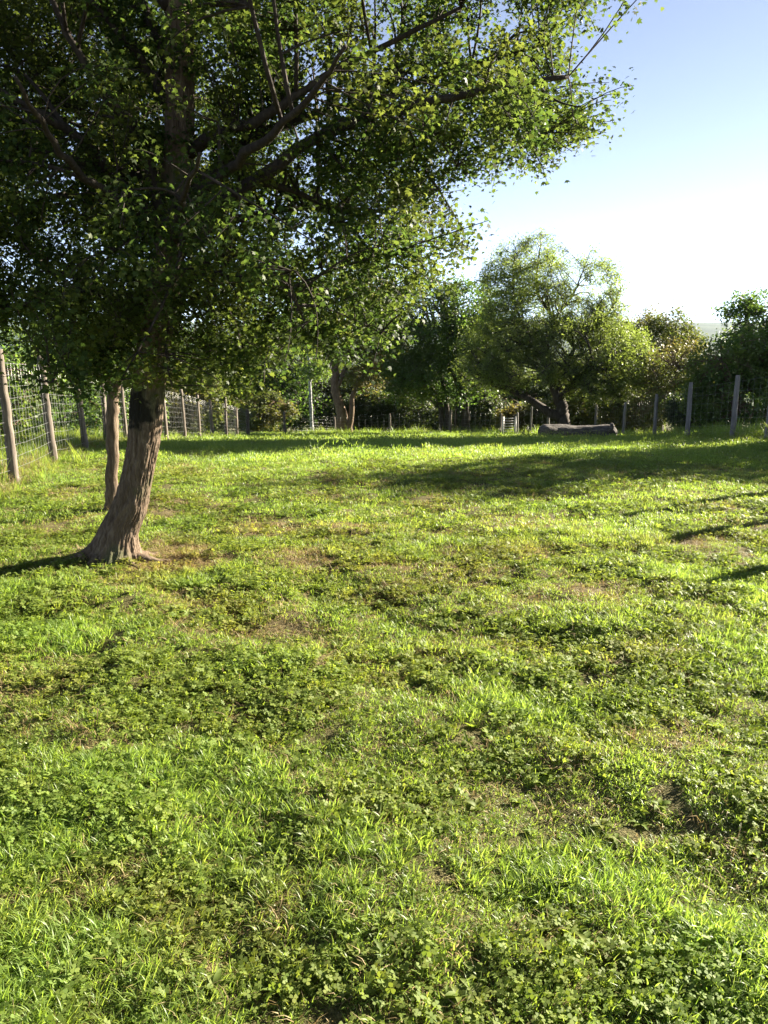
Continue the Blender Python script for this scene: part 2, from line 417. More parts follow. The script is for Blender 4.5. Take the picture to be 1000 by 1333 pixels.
# long ridged plates of bark, root flare lobes at the foot
cx, sx = np.cos(A), np.sin(A)
ridge = 1 - np.abs(2 * fbm(cx * 8 + hh * .9, sx * 8, hh * 6.5, s=3, o=4) - 1) * 2.2
fine = fbm(cx * 20, sx * 20, hh * 16, s=8, o=2) - .5
offr = rr[:, None] * (.12 * ridge - .05 + .06 * fine) + .012 * (fbm(cx * 1.6, sx * 1.6, hh * 2.2, s=12) - .5) * 2
gz0 = float(ground(tp[1][0], TD, False))
foot = np.exp(-np.clip(hh - gz0 + .02, 0, 9) / .085)
offr = offr + foot * .035 * (.35 + np.maximum(0, np.cos(3 * A + .6)) * 1.0 + .6 * np.maximum(0, np.cos(5 * A - 1.0)))
maple = empty('maple_tree', (tp[1][0], TD, gz0))
tag(maple, 'large field maple with curved ridged trunk and broad leafy crown filling the upper left', 'tree')
moff = np.array(maple.location)
mb = MB(); tubes(mb, (cl - moff)[None], rr[None], S, off=offr[None])
for a, ln, r0 in ((-.25, .55, .06), (-.95, .42, .05), (.5, .40, .045), (3.5, .50, .06), (-2.2, .36, .045)):
    t_ = np.linspace(0, 1, 14); rx_ = tp[1][0] + np.cos(a + .35 * t_) * (.06 + ln * t_); ry_ = TD + np.sin(a + .35 * t_) * (.06 + ln * t_)
    q_ = np.stack([rx_, ry_, ground(rx_, ry_) + .05 * (1 - t_) ** 2 - .012 - .03 * t_], 1)
    tubes(mb, (q_ - moff)[None], (r0 * (1 - .7 * t_))[None], 14, off=((fbm(t_[:, None] * 9, np.arange(14)[None] * .8, s=int(ln * 100)) - .5) * r0 * .5)[None])
mb.build('trunk', M['bark'], maple)
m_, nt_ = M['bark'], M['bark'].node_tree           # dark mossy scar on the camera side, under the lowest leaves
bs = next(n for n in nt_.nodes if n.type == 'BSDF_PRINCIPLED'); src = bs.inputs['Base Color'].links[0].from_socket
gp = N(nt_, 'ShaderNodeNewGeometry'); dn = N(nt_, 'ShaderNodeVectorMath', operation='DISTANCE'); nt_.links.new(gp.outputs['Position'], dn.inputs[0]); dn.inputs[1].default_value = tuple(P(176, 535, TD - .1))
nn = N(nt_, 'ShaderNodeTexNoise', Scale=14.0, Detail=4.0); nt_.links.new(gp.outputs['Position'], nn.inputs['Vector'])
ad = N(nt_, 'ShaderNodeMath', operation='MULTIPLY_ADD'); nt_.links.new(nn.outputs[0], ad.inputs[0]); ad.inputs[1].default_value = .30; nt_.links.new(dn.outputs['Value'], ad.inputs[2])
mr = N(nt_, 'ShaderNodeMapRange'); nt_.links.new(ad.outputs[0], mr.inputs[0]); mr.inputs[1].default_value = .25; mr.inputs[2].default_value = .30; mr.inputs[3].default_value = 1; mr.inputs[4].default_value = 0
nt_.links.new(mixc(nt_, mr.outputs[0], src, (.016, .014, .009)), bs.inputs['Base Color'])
limbs = []
def L(pts, r0, r1): limbs.append(([P(*p) if len(p) == 3 and p[0] > 20 or p[0] < -20 else np.array(p, float) for p in pts], r0, r1))
def LP(pts, r0, r1): limbs.append(([P(*p) for p in pts], r0, r1))
def LW(pts, r0, r1): limbs.append(([np.array(p, float) for p in pts], r0, r1))
LP([(240, 330, 5.44), (280, 276, 5.4), (320, 244, 5.3), (360, 216, 5.2), (400, 188, 5.15), (480, 150, 5.0), (580, 128, 4.9), (680, 110, 4.8), (740, 100, 4.8)], .062, .012)
LP([(246, 262, 5.44), (304, 200, 5.6), (340, 176, 5.7), (400, 152, 5.9), (480, 130, 6.0), (600, 90, 6.1), (700, 60, 6.1)], .055, .010)
LP([(244, 200, 5.44), (290, 172, 5.2), (332, 158, 5.1), (368, 136, 5.0), (400, 116, 5.0), (500, 60, 4.9), (600, 10, 4.8)], .045, .010)
LP([(224, 330, 5.44), (200, 240, 5.3), (184, 180, 5.2), (132, 116, 5.0), (80, 30, 4.9), (60, -30, 4.9)], .050, .012)
LP([(222, 300, 5.44), (180, 262, 5.3), (100, 180, 5.0), (40, 140, 4.8), (-60, 90, 4.7)], .052, .012)
LP([(226, 150, 5.44), (205, 108, 5.4), (160, 50, 5.3), (100, -20, 5.2)], .045, .012)
LP([(226, 90, 5.44), (200, 40, 5.5), (186, 0, 5.6), (170, -80, 5.7)], .045, .012)
LP([(222, 260, 5.44), (190, 230, 5.8), (120, 160, 6.3), (30, 60, 6.8)], .045, .012)
LP([(228, 360, 5.44), (300, 330, 5.8), (380, 350, 6.1), (440, 400, 6.3)], .034, .007)
LP([(236, 310, 5.44), (330, 280, 6.0), (450, 270, 6.4), (560, 290, 6.6)], .040, .008)
LP([(232, 350, 5.44), (300, 360, 5.0), (370, 380, 4.7), (400, 420, 4.6)], .030, .006)
LP([(210, 400, 5.44), (140, 380, 5.2), (60, 390, 5.0), (-20, 410, 4.9)], .034, .007)
LP([(212, 390, 5.44), (160, 400, 6.0), (90, 400, 6.6), (10, 400, 7.0)], .034, .007)
LP([(222, 330, 5.44), (230, 300, 4.9), (240, 260, 4.3), (260, 200, 3.7)], .042, .008)
LP([(226, 280, 5.44), (300, 220, 4.7), (380, 150, 4.1), (450, 60, 3.6)], .042, .008)
LP([(222, 300, 5.44), (150, 260, 4.8), (80, 200, 4.2), (20, 100, 3.7)], .042, .008)
for k in range(9):                # limbs of the upper crown, above the frame
    a = k * 2.4; LW([(-1.4, 5.42, 3.6 + k * .3), (-1.4 + 1.1 * math.cos(a), 5.4 + 1.1 * math.sin(a), 4.4 + k * .32), (-1.5 + 2.6 * math.cos(a), 5.4 + 2.6 * math.sin(a), 4.9 + k * .34)], .045, .010)

CX, CY = -1.75, 5.35
def maple_keep(p):
    x, y, z = p[:, 0], p[:, 1], p[:, 2]
    rr_ = np.hypot(x - CX, y - CY); az = np.arctan2(y - CY, x - CX)
    zz = [1.15, 1.3, 1.6, 2.0, 2.5, 3.05, 4.0, 5.2, 6.5, 7.4, 8.0]; rm = [.9, 1.65, 2.0, 2.27, 2.8, 3.33, 3.4, 3.2, 2.7, 1.7, .3]
    n = fbm(np.cos(az) * 2.2 + 4, np.sin(az) * 2.2, z * 1.0, s=77, o=2) - .5
    n2 = fbm(x * 2.2, y * 2.2, z * 2.2, s=78, o=2) - .5
    lim = np.interp(z, zz, rm) * (1 + .16 * n) + .55 * n2
    lim = lim + .9 * sstep(CX, CX - 1.5, x) * (z < 3)
    # a clear space in front of the lens
    return (rr_ < lim) & (z > 1.25 + .25 * n2 + .36 * sstep(-2.05, -2.65, x)) & (y > 3.8 + .8 * n) & ((y > np.where(z > 2.1, 5.25, 4.7)) | (fbm(x * 3, y * 3, z * 3, s=79, o=1) > .5))
def grow_maple():
    r = np.random.default_rng(11); w = MB(); nodes = []; nrad = []
    for pts, r0, r1 in limbs:
        K = 22; q = smooth_path(pts, K); ra = r0 + (r1 - r0) * np.linspace(0, 1, K) ** .8
        q[2:-1] += r.normal(size=(K - 3, 3)) * .007; ra = ra * 1.02
        tubes(w, q[None] - moff, ra[None], 10); nodes.append(q[4:]); nrad.append(ra[4:])
    nodes.append(cl[350::16]); nrad.append(np.full(len(cl[350::16]), .03))
    nodes = np.concatenate(nodes); nrad = np.concatenate(nrad)
    def pts_in(n, gap, seed):
        out = []; tot = 0
        while tot < n:
            p = np.stack([CX + r.uniform(-4.8, 4.6, n * 3), CY + r.uniform(-4.6, 4.6, n * 3), r.uniform(1.1, 8.0, n * 3)], 1)
            q = fbm(p[:, 0] / .55, p[:, 1] / .55, p[:, 2] / .42, s=seed, o=2)
            hi = p[:, 2] < 4.6
            p = p[maple_keep(p) & (q > gap) & (hi | (r.random(len(p)) < .45))]; out.append(p); tot += len(p)
        return np.concatenate(out)[:n]
    t2 = pts_in(560, .40, 5)
    p2, r2 = connect(nodes, nrad, t2, 10, r, .13, .006, .55, np.array((-1.4, 5.4, 2.2)), .35)
    tubes(w, p2 - moff, r2, 6)
    n2_ = np.concatenate([nodes, p2[:, 2:].reshape(-1, 3)]); nr2 = np.concatenate([nrad * .3, r2[:, 2:].ravel()])
    t3 = pts_in(8600, .475, 5)
    p3, r3 = connect(n2_, nr2, t3, 6, r, .12, .0034, .6, np.array((-1.4, 5.4, 2.2)), .15)
    tubes(w, p3 - moff, r3, 4, cap=False)
    w.build('branches', M['bark_limb'], maple)
    n = len(t3); lpt = 48
    u = .38 + .64 * r.random((n, lpt)); seg = np.clip(u * 5, 0, 4.999); i = seg.astype(int); f = np.minimum(seg - i, 1)[..., None]
    ar = np.arange(n)[:, None]; lp = p3[ar, i] * (1 - f) + p3[ar, i + 1] * f
    lp = (lp + r.normal(size=lp.shape) * .052).reshape(-1, 3)
    lp = lp[(lp[:, 1] > 3.6)]
    c = MB(); leaf_mesh(c, lp - moff, .0290, 'maple', .35, .7, r); c.build('crown', M['maple'], maple)
grow_maple()

# ---- slim trunk standing behind the maple --------------------------------
D2 = 7.0
b0 = P(143, 668, D2); b0[2] = float(ground(b0[0], D2, False)) - .03
make_tree('small_tree', 'slim small tree with forked brown trunk standing just behind the big maple', 'tree', tuple(b0),
          [([b0, P(146, 620, D2), P(147, 570, D2), P(147, 525, D2), P(148, 505, D2)], .056, .052),
           ([P(148, 512, D2), P(140, 492, D2), P(132, 470, D2), P(120, 440, D2)], .045, .02),
           ([P(149, 512, D2), P(155, 490, D2), P(160, 468, D2), P(172, 430, D2)], .04, .018)],
          [(P(140, 450, D2)[0], D2, P(140, 455, D2)[2], .5, .5, .30), (P(160, 430, D2)[0], D2 + .1, P(0, 440, D2)[2], .5, .5, .35)],
          26, 170, 16, .055, M['maple'], M['bark'], 'maple', 5, .3, .06, .5, S=14, trunkK=24, twig_r=.003)

# ---- trees and shrubs beyond the fences ----------------------------------
def gzf(x, y): return float(ground(x, y, False))
def bl(px, py, D, rx, rz, ry=None):        # crown ellipsoid given by its picture centre and its size in metres
    c = P(px, py, D); return (c[0], c[1], c[2], rx, ry or rx, rz)
def base_at(px, D):
    x = (px - 500) / 1000 * D / .997; return np.array((x, D, gzf(x, D) - .05))
def Q(px, py, D): return P(px, py, D)

TB = 'trees beyond the back fence'
# willow-like tree, two feathery peaks, leaning limbs, behind the log
D = 34; b0 = base_at(737, D)
make_tree('willow_tree', 'feathery light green tree with two wispy peaks and low leaning limbs behind the log', 'tree', tuple(b0),
          [([b0, Q(733, 540, D), Q(729, 520, D)], .30, .24),
           ([Q(731, 545, D), Q(712, 535, D), Q(690, 520, D), Q(665, 508, D), Q(640, 500, D)], .26, .08),
           ([Q(729, 525, D), Q(715, 490, D), Q(706, 465, D), Q(712, 440, D), Q(722, 415, D)], .22, .10),
           ([Q(706, 465, D), Q(690, 440, D), Q(672, 400, D), Q(668, 350, D), Q(672, 325, D)], .11, .015),
           ([Q(722, 415, D), Q(745, 385, D), Q(760, 350, D), Q(768, 330, D)], .06, .01),
           ([Q(729, 520, D), Q(755, 490, D - 1), Q(790, 470, D - 2), Q(830, 462, D - 2)], .16, .03),
           ([Q(722, 415, D), Q(700, 380, D + 1), Q(700, 345, D + 1), Q(705, 315, D + 1)], .09, .02),
           ([Q(726, 510, D), Q(750, 450, D), Q(790, 410, D), Q(808, 380, D)], .12, .02)],
          [bl(683, 352, D, 1.75, 1.45), bl(705, 340, D, 1.1, 1.2), bl(765, 375, D, 1.6, 1.6), bl(655, 370, D, 1.2, 1.1), bl(700, 420, D, 2.9, 1.7), bl(660, 450, D, 2.2, 1.6), bl(750, 450, D, 2.4, 1.7),
           bl(790, 420, D, 1.2, 1.4), bl(800, 480, D - 1.5, 2.0, 1.2), bl(832, 478, D - 1.5, 1.3, 1.0), bl(805, 445, D - 1, 1.3, 1.0), bl(685, 482, D, 2.6, .85), bl(640, 482, D + 1, 1.8, 1.1), bl(775, 508, D - 1, 1.5, .6)],
          440, 5400, 23, .12, M['willow'], M['bark_far'], 'narrow', 21, .39, .12, .8, up=.2, droop=-.5, twig_r=.007, group=None)
# dark round tree left of it
D = 40; b0 = base_at(607, D)
make_tree('round_tree', 'dark green round-topped tree with thin dark stems left of the feathery tree', 'tree', tuple(b0),
          [([b0, Q(606, 530, D), Q(600, 490, D), Q(592, 440, D)], .26, .10),
           ([Q(604, 520, D), Q(585, 480, D), Q(560, 450, D)], .14, .05), ([Q(603, 500, D), Q(625, 470, D), Q(640, 440, D)], .12, .05),
           ([base_at(583, D), Q(582, 530, D), Q(575, 490, D), Q(565, 440, D)], .20, .06), ([base_at(575, D), Q(574, 530, D), Q(560, 500, D), Q(545, 470, D)], .18, .05),
           ([base_at(592, D), Q(594, 530, D), Q(596, 500, D), Q(600, 460, D)], .10, .05)],
          [bl(560, 392, D, 1.9, 1.5), bl(605, 398, D, 2.0, 1.5), bl(580, 440, D, 3.0, 1.9), bl(540, 460, D, 2.0, 2.0), bl(625, 450, D, 2.2, 2.0), bl(580, 490, D, 3.2, 1.5), bl(530, 500, D, 1.6, 1.2)],
          260, 2300, 20, .13, M['dark'], M['bark_far'], 'sprig', 22, .36, .16, 1.3)
# brown-trunked tree by the birch
D = 42; b0 = base_at(447, D)
make_tree('oak_tree', 'tree with forked warm brown trunk and dark crown beside the white birch', 'tree', tuple(b0),
          [([b0, Q(444, 535, D), Q(438, 510, D), Q(436, 480, D)], .36, .20), ([base_at(455, D), Q(457, 540, D), Q(462, 505, D), Q(480, 480, D)], .22, .08),
           ([Q(438, 505, D), Q(455, 470, D), Q(475, 440, D)], .16, .06), ([Q(436, 485, D), Q(425, 450, D), Q(420, 410, D)], .15, .05), ([Q(436, 480, D), Q(450, 440, D), Q(470, 390, D), Q(480, 350, D)], .14, .04)],
          [bl(470, 370, D, 2.2, 1.9), bl(505, 395, D, 1.5, 1.6), bl(430, 400, D, 2.0, 1.9), bl(480, 430, D, 2.4, 1.6), bl(440, 440, D, 2.0, 1.3), bl(500, 460, D, 1.6, 1.3), bl(480, 490, D, 1.6, .9)],
          200, 1600, 20, .14, M['olive'], M['bark_warm'], 'sprig', 23, .38, .17, 1.3)
# birch
D = 44; b0 = base_at(406, D)
make_tree('birch_tree', 'slender birch with blotched white trunk behind the back fence', 'tree', tuple(b0),
          [([b0, Q(405, 530, D), Q(403, 495, D), Q(402, 460, D), Q(400, 400, D)], .12, .06), ([Q(403, 500, D), Q(410, 470, D), Q(415, 430, D)], .08, .03)],
          [bl(400, 400, D, 1.3, 1.7), bl(395, 440, D, 1.2, .9), bl(410, 480, D-.5, 1.0, .6)], 60, 700, 18, .12, M['mid'], M['birch'], 'sprig', 24, .36, .15, 1.2)
# dark mass left of birch
D = 52; b0 = base_at(350, D)
make_tree('fir_tree', 'tall dark tree left of the birch, half hidden by the maple crown', 'tree', tuple(b0),
          [([b0, Q(350, 500, D), Q(352, 420, D), Q(350, 350, D)], .3, .08)],
          [bl(350, 400, D, 2.4, 3.0), bl(370, 470, D, 3.4, 2.6), bl(320, 480, D, 3.0, 2.4), bl(350, 530, D, 4.2, 1.8)], 200, 1700, 20, .17, M['dark'], M['bark_far'], 'sprig', 25, .34, .2, 1.5)
D = 56
for k, (px, py, rx, rz, lab, mt) in enumerate([
        (430, 505, 3.4, 3.0, 'low dark tree seen between the birch and the brown-trunked tree', 'deep'),
        (520, 515, 3.8, 2.6, 'low dark tree filling the gap left of the thin dark stems', 'deep'),
        (600, 520, 4.0, 2.4, 'low dark tree deep behind the thin dark stems', 'deep'),
        (690, 515, 4.0, 2.6, 'low dark tree behind the gate and the leaning limb', 'deep'),
        (775, 515, 4.0, 2.6, 'low brownish tree behind the log', 'olive'),
        (290, 500, 4.0, 3.4, 'mid green tree behind the left fence where it turns', 'mid'),
        (220, 490, 4.4, 3.6, 'mid green tree far behind the big maple trunk', 'mid'),
        (140, 480, 4.4, 3.8, 'mid green tree far behind the slim forked trunk', 'mid'),
        (50, 480, 4.4, 3.6, 'mid green tree far behind the left wire fence', 'mid')]):
    b0 = base_at(px, D); c0 = Q(px, py, D)
    make_tree('low_tree', lab, 'tree', tuple(b0), [([b0, (b0 + c0) / 2 + (.2, 0, 0), c0], .2, .07)],
              [(c0[0], D, c0[2], rx, 2.6, rz), (c0[0] + rx * .6, D + 1, c0[2] - rz * .5, rx * .7, 2, rz * .7), (c0[0] - rx * .6, D + 1, c0[2] - rz * .6, rx * .7, 2, rz * .7)],
              90, 900, 18, .21, M[mt], M['bark_far'], 'sprig', 40 + k, .34, .22, 1.5, group='low trees in the background beyond the fences')
# olive tree behind right part
D = 46; b0 = base_at(858, D)
make_tree('olive_tree', 'olive green open-crowned tree right of the feathery tree below the far hill', 'tree', tuple(b0),
          [([b0, Q(858, 520, D), Q(860, 470, D)], .26, .14), ([Q(860, 475, D), Q(850, 440, D), Q(845, 415, D)], .1, .03), ([Q(860, 470, D), Q(875, 440, D), Q(882, 415, D)], .1, .03)],
          [bl(838, 430, D, 1.6, 1.0), bl(868, 418, D, 1.6, .95), bl(855, 450, D, 2.6, 1.3), bl(890, 447, D, 1.5, .9), bl(850, 490, D, 3.0, 1.6)],
          130, 1150, 18, .13, M['olive'], M['bark_far'], 'sprig', 26, .40, .16, 1.0)
D = 31; b0 = base_at(885, D)
make_tree('brown_shrub', 'brownish sparse shrub behind the right fence between two posts', 'shrub', tuple(b0),
          [([b0, Q(884, 520, D), Q(880, 480, D)], .1, .04), ([b0, Q(895, 530, D), Q(905, 490, D)], .08, .03), ([b0, Q(870, 530, D), Q(855, 500, D)], .08, .03)],
          [bl(880, 480, D, 1.5, 1.1), bl(900, 500, D, 1.2, 1.5), bl(860, 515, D, 1.3, 1.3), bl(905, 470, D, .9, .8)],
          120, 800, 13, .085, M['olive'], M['bark_warm'], 'sprig', 27, .38, .12, .8)
D = 24; b0 = base_at(955, D)
make_tree('hazel_shrub', 'tall leafy green shrub standing over the right fence posts', 'shrub', tuple(b0),
          [([b0, Q(950, 520, D), Q(940, 470, D)], .1, .04), ([b0, Q(965, 520, D), Q(985, 470, D)], .1, .04), ([b0, Q(960, 500, D), Q(965, 440, D)], .1, .03)],
          [bl(950, 475, D, 1.25, 1.0), bl(990, 465, D, 1.2, 1.15), bl(965, 520, D, 1.9, 1.1), bl(920, 500, D, .75, 1.1), bl(1030, 480, D, 1.3, 1.3)],
          150, 1300, 17, .105, M['mid'], M['bark_warm'], 'sprig', 28, .38, .10, .7)
D = 37; b0 = base_at(985, D)
make_tree('ash_tree', 'taller dark-leaved tree at the right edge rising behind the green shrub', 'tree', tuple(b0),
          [([b0, Q(985, 500, D), Q(975, 440, D), Q(970, 400, D)], .2, .06), ([Q(980, 470, D), Q(1000, 430, D), Q(1010, 400, D)], .1, .03)],
          [bl(965, 415, D, 1.25, 1.15), bl(1000, 405, D, 1.4, 1.0), bl(985, 440, D, 2.0, 1.2), bl(1040, 420, D, 1.6, 1.5), bl(990, 490, D, 2.4, 1.6)],
          140, 1100, 18, .13, M['mid'], M['bark_far'], 'sprig', 29, .40, .14, 1.0)
# shrubs close behind the fences
SH = 'shrubs along the outside of the fences'
for k, (px, D, rx, h, lab, mt) in enumerate([
        (15, 12.2, 1.6, 1.75, 'dark twiggy shrub behind the nearest span of the left wire fence', 'mid'),
        (60, 15.0, 1.7, 2.1, 'dark twiggy shrub behind the second span of the left wire fence', 'mid'),
        (105, 18.0, 1.7, 2.4, 'dense shrub behind the left fence left of the slim trunk', 'mid'),
        (160, 22.5, 1.9, 2.8, 'dense shrub behind the curved maple trunk outside the fence', 'mid'),
        (228, 29.0, 1.6, 3.0, 'olive shrub just right of the maple trunk outside the fence', 'olive'),
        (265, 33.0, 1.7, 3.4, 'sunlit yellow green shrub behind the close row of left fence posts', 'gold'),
        (335, 46.0, 2.0, 2.6, 'low shrub behind the corner where the left fence turns', 'olive'),
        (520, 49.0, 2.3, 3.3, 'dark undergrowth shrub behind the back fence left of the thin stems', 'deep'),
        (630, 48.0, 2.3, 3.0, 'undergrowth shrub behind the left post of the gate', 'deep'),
        (700, 44.0, 2.0, 2.2, 'undergrowth shrub behind the back fence left of the log', 'olive'),
        (770, 40.0, 2.1, 2.8, 'brown undergrowth shrub right behind the log', 'olive'),
        (820, 36.0, 1.8, 2.4, 'brown undergrowth shrub behind the fence right of the log', 'olive'),
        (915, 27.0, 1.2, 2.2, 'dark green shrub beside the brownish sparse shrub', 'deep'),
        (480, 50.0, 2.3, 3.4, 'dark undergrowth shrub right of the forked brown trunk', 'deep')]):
    b0 = base_at(px, D) + np.array((-1.0 if k < 4 else 0, 0, 0)); cz = b0[2] + h * .55
    st = []
    for j in range(4):
        a = j * 1.7 + k; st.append(([b0 + (.15 * math.cos(a), .15 * math.sin(a), 0), b0 + (.4 * math.cos(a), .4 * math.sin(a), h * .4), b0 + (rx * .6 * math.cos(a), rx * .6 * math.sin(a), h * .8)], .05, .02))
    make_tree('shrub', lab, 'shrub', tuple(b0), st,
              [(b0[0], D, cz - h * .08, rx * .9, rx * .8, h * .40)] + [(b0[0] + rx * (-1 + j * .5) * .9, D + .4 * math.sin(j * 2.3 + k), cz + h * (.16 * math.sin(j * 1.9 + k * 1.3) - .03), rx * .38, rx * .4, h * (.30 + .13 * math.sin(j * 2.7 + k))) for j in range(5)],
              110, 760, 16, .05 + .0022 * D, M[mt], M['bark_warm'], 'sprig', 60 + k, .36, .10, .6, group=SH)
# two trees past the right fence, outside the frame, that shade the lawn
for k, (x, y, h) in enumerate([(14.4, 17.1, 7.9), (21.5, 29.8, 16.2), (18.5, 23.6, 8.4)]):
    b0 = np.array((x, y, gzf(x, y))); f = .26 if h < 10 else .2
    make_tree('field_tree', ['bushy tree beyond the right fence just outside the photo', 'larger tree beyond the right fence well outside the photo', 'middle tree of three beyond the right fence outside the photo'][k], 'tree', tuple(b0),
              [([b0, b0 + (.1, 0, h * .3), b0 + (0, .1, h * .7)], .16, .06)],
              [(x, y, b0[2] + h * .62, f * h, f * h, h * .36), (x - f * .5 * h, y - .3, b0[2] + h * .5, h * f * .65, h * f * .7, h * .25), (x + 1, y + .8, b0[2] + h * .45, h * f * .7, h * f * .7, h * .25)],
              90 if h < 10 else 200, 520 if h < 10 else 2600, 18, .18 if h < 10 else .32, M['mid'], M['bark_far'], 'sprig', 90 + k, .34, .18, 1.2, group='trees beyond the right fence outside the photo')

# ------------------------------------------------------------------ fences
def post(name, base, h, r, lean, mat, parent, seed, label=None):
    rr_ = np.random.default_rng(seed); K = 16; S = 14
    z = np.linspace(-.25, h, K); u = z / h
    q = np.stack([lean[0] * u + 0.0025 * rr_.normal(size=K), lean[1] * u + .0025 * rr_.normal(size=K), z], 1)
    ra = r * (1.08 - .16 * np.clip(u, 0, 1)); ra[-1] *= .86
    of = (fbm(np.arange(S)[None] * 1.3 + seed, z[:, None] * 2, s=seed) - .5) * r * .35
    m = MB(); tubes(m, (q + np.array(base) - np.array(parent.location))[None], ra[None], S, off=of[None])
    o = m.build(name, mat, parent)
    if label: o['label'] = label
    return np.array(base) + np.array((lean[0], lean[1], h))
def wire_panels(parent, bases, tops, nh, wv, r, hfrac=.97):
    m = MB(); H = []; V = []
    lv = np.concatenate([np.linspace(.02, .5, nh // 2, endpoint=False), np.linspace(.5, hfrac, nh - nh // 2)])
    for i in range(len(bases) - 1):
        a, b = np.array(bases[i]), np.array(bases[i + 1]); ta, tb = np.array(tops[i]), np.array(tops[i + 1])
        u = np.linspace(0, 1, 7)[:, None]
        for l in lv:
            A = a + (ta - a) * l; B = b + (tb - b) * l
            q = A * (1 - u) + B * u; q[:, 2] -= (np.sin(np.pi * u[:, 0]) * .012); q[1:-1, 2] += rng.normal(size=5) * .004
            H.append(q)
        n = max(2, int(np.linalg.norm(b - a) / wv))
        for j in range(1, n):
            t = j / n; lo = a * (1 - t) + b * t; hi = ta * (1 - t) + tb * t
            w = np.linspace(lv[0], lv[-1], 7)[:, None]; q = lo + (hi - lo) * w; q[1:-1, :2] += rng.normal(size=(5, 2)) * .006
            V.append(q)
    o_ = np.array(parent.location)
    tubes(m, np.array(H) - o_, np.full((len(H), 7), r), 5); tubes(m, np.array(V) - o_, np.full((len(V), 7), r * .85), 4)
    return m.build('wire_mesh', M['wire'], parent)
def fence(name, label, spec, mat, nh, wv, wr, seed):
    pts = [np.array((x, y, gzf(x, y))) for x, y, *_ in spec]
    root = empty(name, tuple(pts[0])); tag(root, label, 'fence')
    tops = []
    for k, (s, b) in enumerate(zip(spec, pts)):
        h = s[2]; r = s[3] if len(s) > 3 else .052
        ln = s[4] if len(s) > 4 else (random.uniform(-.04, .04), random.uniform(-.04, .04))
        tops.append(post('post', b, h, r, ln, mat, root, seed + k))
    wire_panels(root, pts, [b + (t - b) * (min(1.42, s[2]) / s[2]) for s, b, t in zip(spec, pts, tops)], nh, wv, wr)
    return root
def xp(px, D): return (px - 500) / 1000 * D / .997
def xl(px, D): return (px - 500) / 1000 * D / 1.0
fence('wire_fence', 'tall woven wire fence on round wooden posts along the left side of the lawn',
      [(-4.75, 5.2, 1.5, .055), (-4.45, 7.0, 1.5, .055), (xl(11, 8.7), 8.7, 1.52, .052, (-.02, 0)), (xl(66, 10.9), 10.9, 1.50, .055, (-.06, 0)), (xl(109, 13.2), 13.2, 1.48, .052, (-.07, 0)), (xl(137, 15.5), 15.5, 1.5, .05),
       (xl(163, 17.8), 17.8, 1.5, .05), (xl(216, 20.0), 20.0, 1.5, .05), (xl(240, 22.0), 22.0, 1.5, .052), (xl(259, 24.2), 24.2, 1.48, .052), (xl(276, 26.5), 26.5, 1.48, .055),
       (xl(294, 29.0), 29.0, 1.62, .055), (xl(308, 31.5), 31.5, 1.5, .06), (xl(322, 34.5), 34.5, 1.3, .08)], M['post'], 11, .16, .0015, 100)
fence('back_fence', 'low wire fence on thin posts along the far lawn edge left of the gate',
      [(xl(322.6, 34.7), 34.7, 1.25, .05), (xl(371, 38), 38, 1.2, .06), (xl(436, 41), 41, 1.0, .06), (xl(508, 41), 41, 1.15, .06), (xl(586, 39), 39, 1.3, .075), (xl(652, 37), 37, 1.1, .05)], M['post'], 8, .3, .0014, 130)
fence('side_fence', 'wire fence on weathered grey posts along the right side of the lawn',
      [(xl(674, 36.8), 36.8, 1.15, .05), (xl(691, 36.6), 36.6, 1.4, .045), (xl(714, 36), 36, 1.35, .06), (xl(775, 34), 34, 1.5, .05), (xl(812, 30), 30, 1.5, .055), (xl(853, 25), 25, 1.5, .055), (xl(896, 20.3), 20.3, 1.52, .057, (-.02, 0)),
       (xl(955, 18.0), 18.0, 1.52, .055), (xl(1000, 16.0), 16.0, 1.52, .055), (7.5, 13.4, 1.5, .06), (6.8, 11.2, 1.5, .06), (6.1, 9.2, 1.9, .065), (5.9, 8.0, 1.8, .065), (5.4, 6.7, 1.7, .07), (5.3, 4.8, 1.5, .06)], M['post_grey'], 8, .3, .0011, 160)
# gate
D = 36.9; gx0, gx1 = xl(655, D), xl(671, D); gz = gzf(gx0, D)
gate = empty('gate', (gx0, D, gz)); tag(gate, 'narrow pale gate with horizontal bars in the far fence', 'gate')
for xx in (0, gx1 - gx0):
    m = MB(); q = np.array([(xx, 0, -.2), (xx, 0, .4), (xx, 0, .95)]); tubes(m, q[None], np.full((1, 3), .05), 10); m.build('gate_post', M['gate'], gate)
for k in range(7):
    z = .12 + k * .125; m = MB(); q = np.array([(.05, 0, z), ((gx1 - gx0) / 2, 0, z), (gx1 - gx0 - .05, 0, z)]); tubes(m, q[None], np.full((1, 3), .017), 8); m.build('bar', M['gate'], gate)

# ------------------------------------------------------------------ log
D = 26.0; lx0, lx1 = xl(706, D), xl(803, D); lz = gzf((lx0 + lx1) / 2, D)
K, S = 60, 40; u = np.linspace(0, 1, K)
cx_ = lx0 + (lx1 - lx0) * u; yy = D + .25 * np.sin(u * 2.2); ra = .285 - .02 * u + .015 * np.sin(u * 7 + 1)
ra[-4:] *= np.array([.93, .8, .6, .3]); ra[:3] *= np.array([.55, .8, .95])
zz_ = lz + .06 + ra * .8 + .012 * np.sin(u * 5)
hh = u[:, None] * 3; A = np.arange(S)[None] / S * 2 * np.pi
of = ra[:, None] * (.36 * (fbm(np.cos(A) * 1.6, np.sin(A) * 1.6, hh * 1.6, s=4) - .5) + .26 * (fbm(np.cos(A) * 5, np.sin(A) * 5, hh * 2, s=6) - .5))
logo = empty('fallen_log', ((lx0 + lx1) / 2, D, lz)); tag(logo, 'thick weathered grey log lying on the far lawn under the feathery tree', 'log')
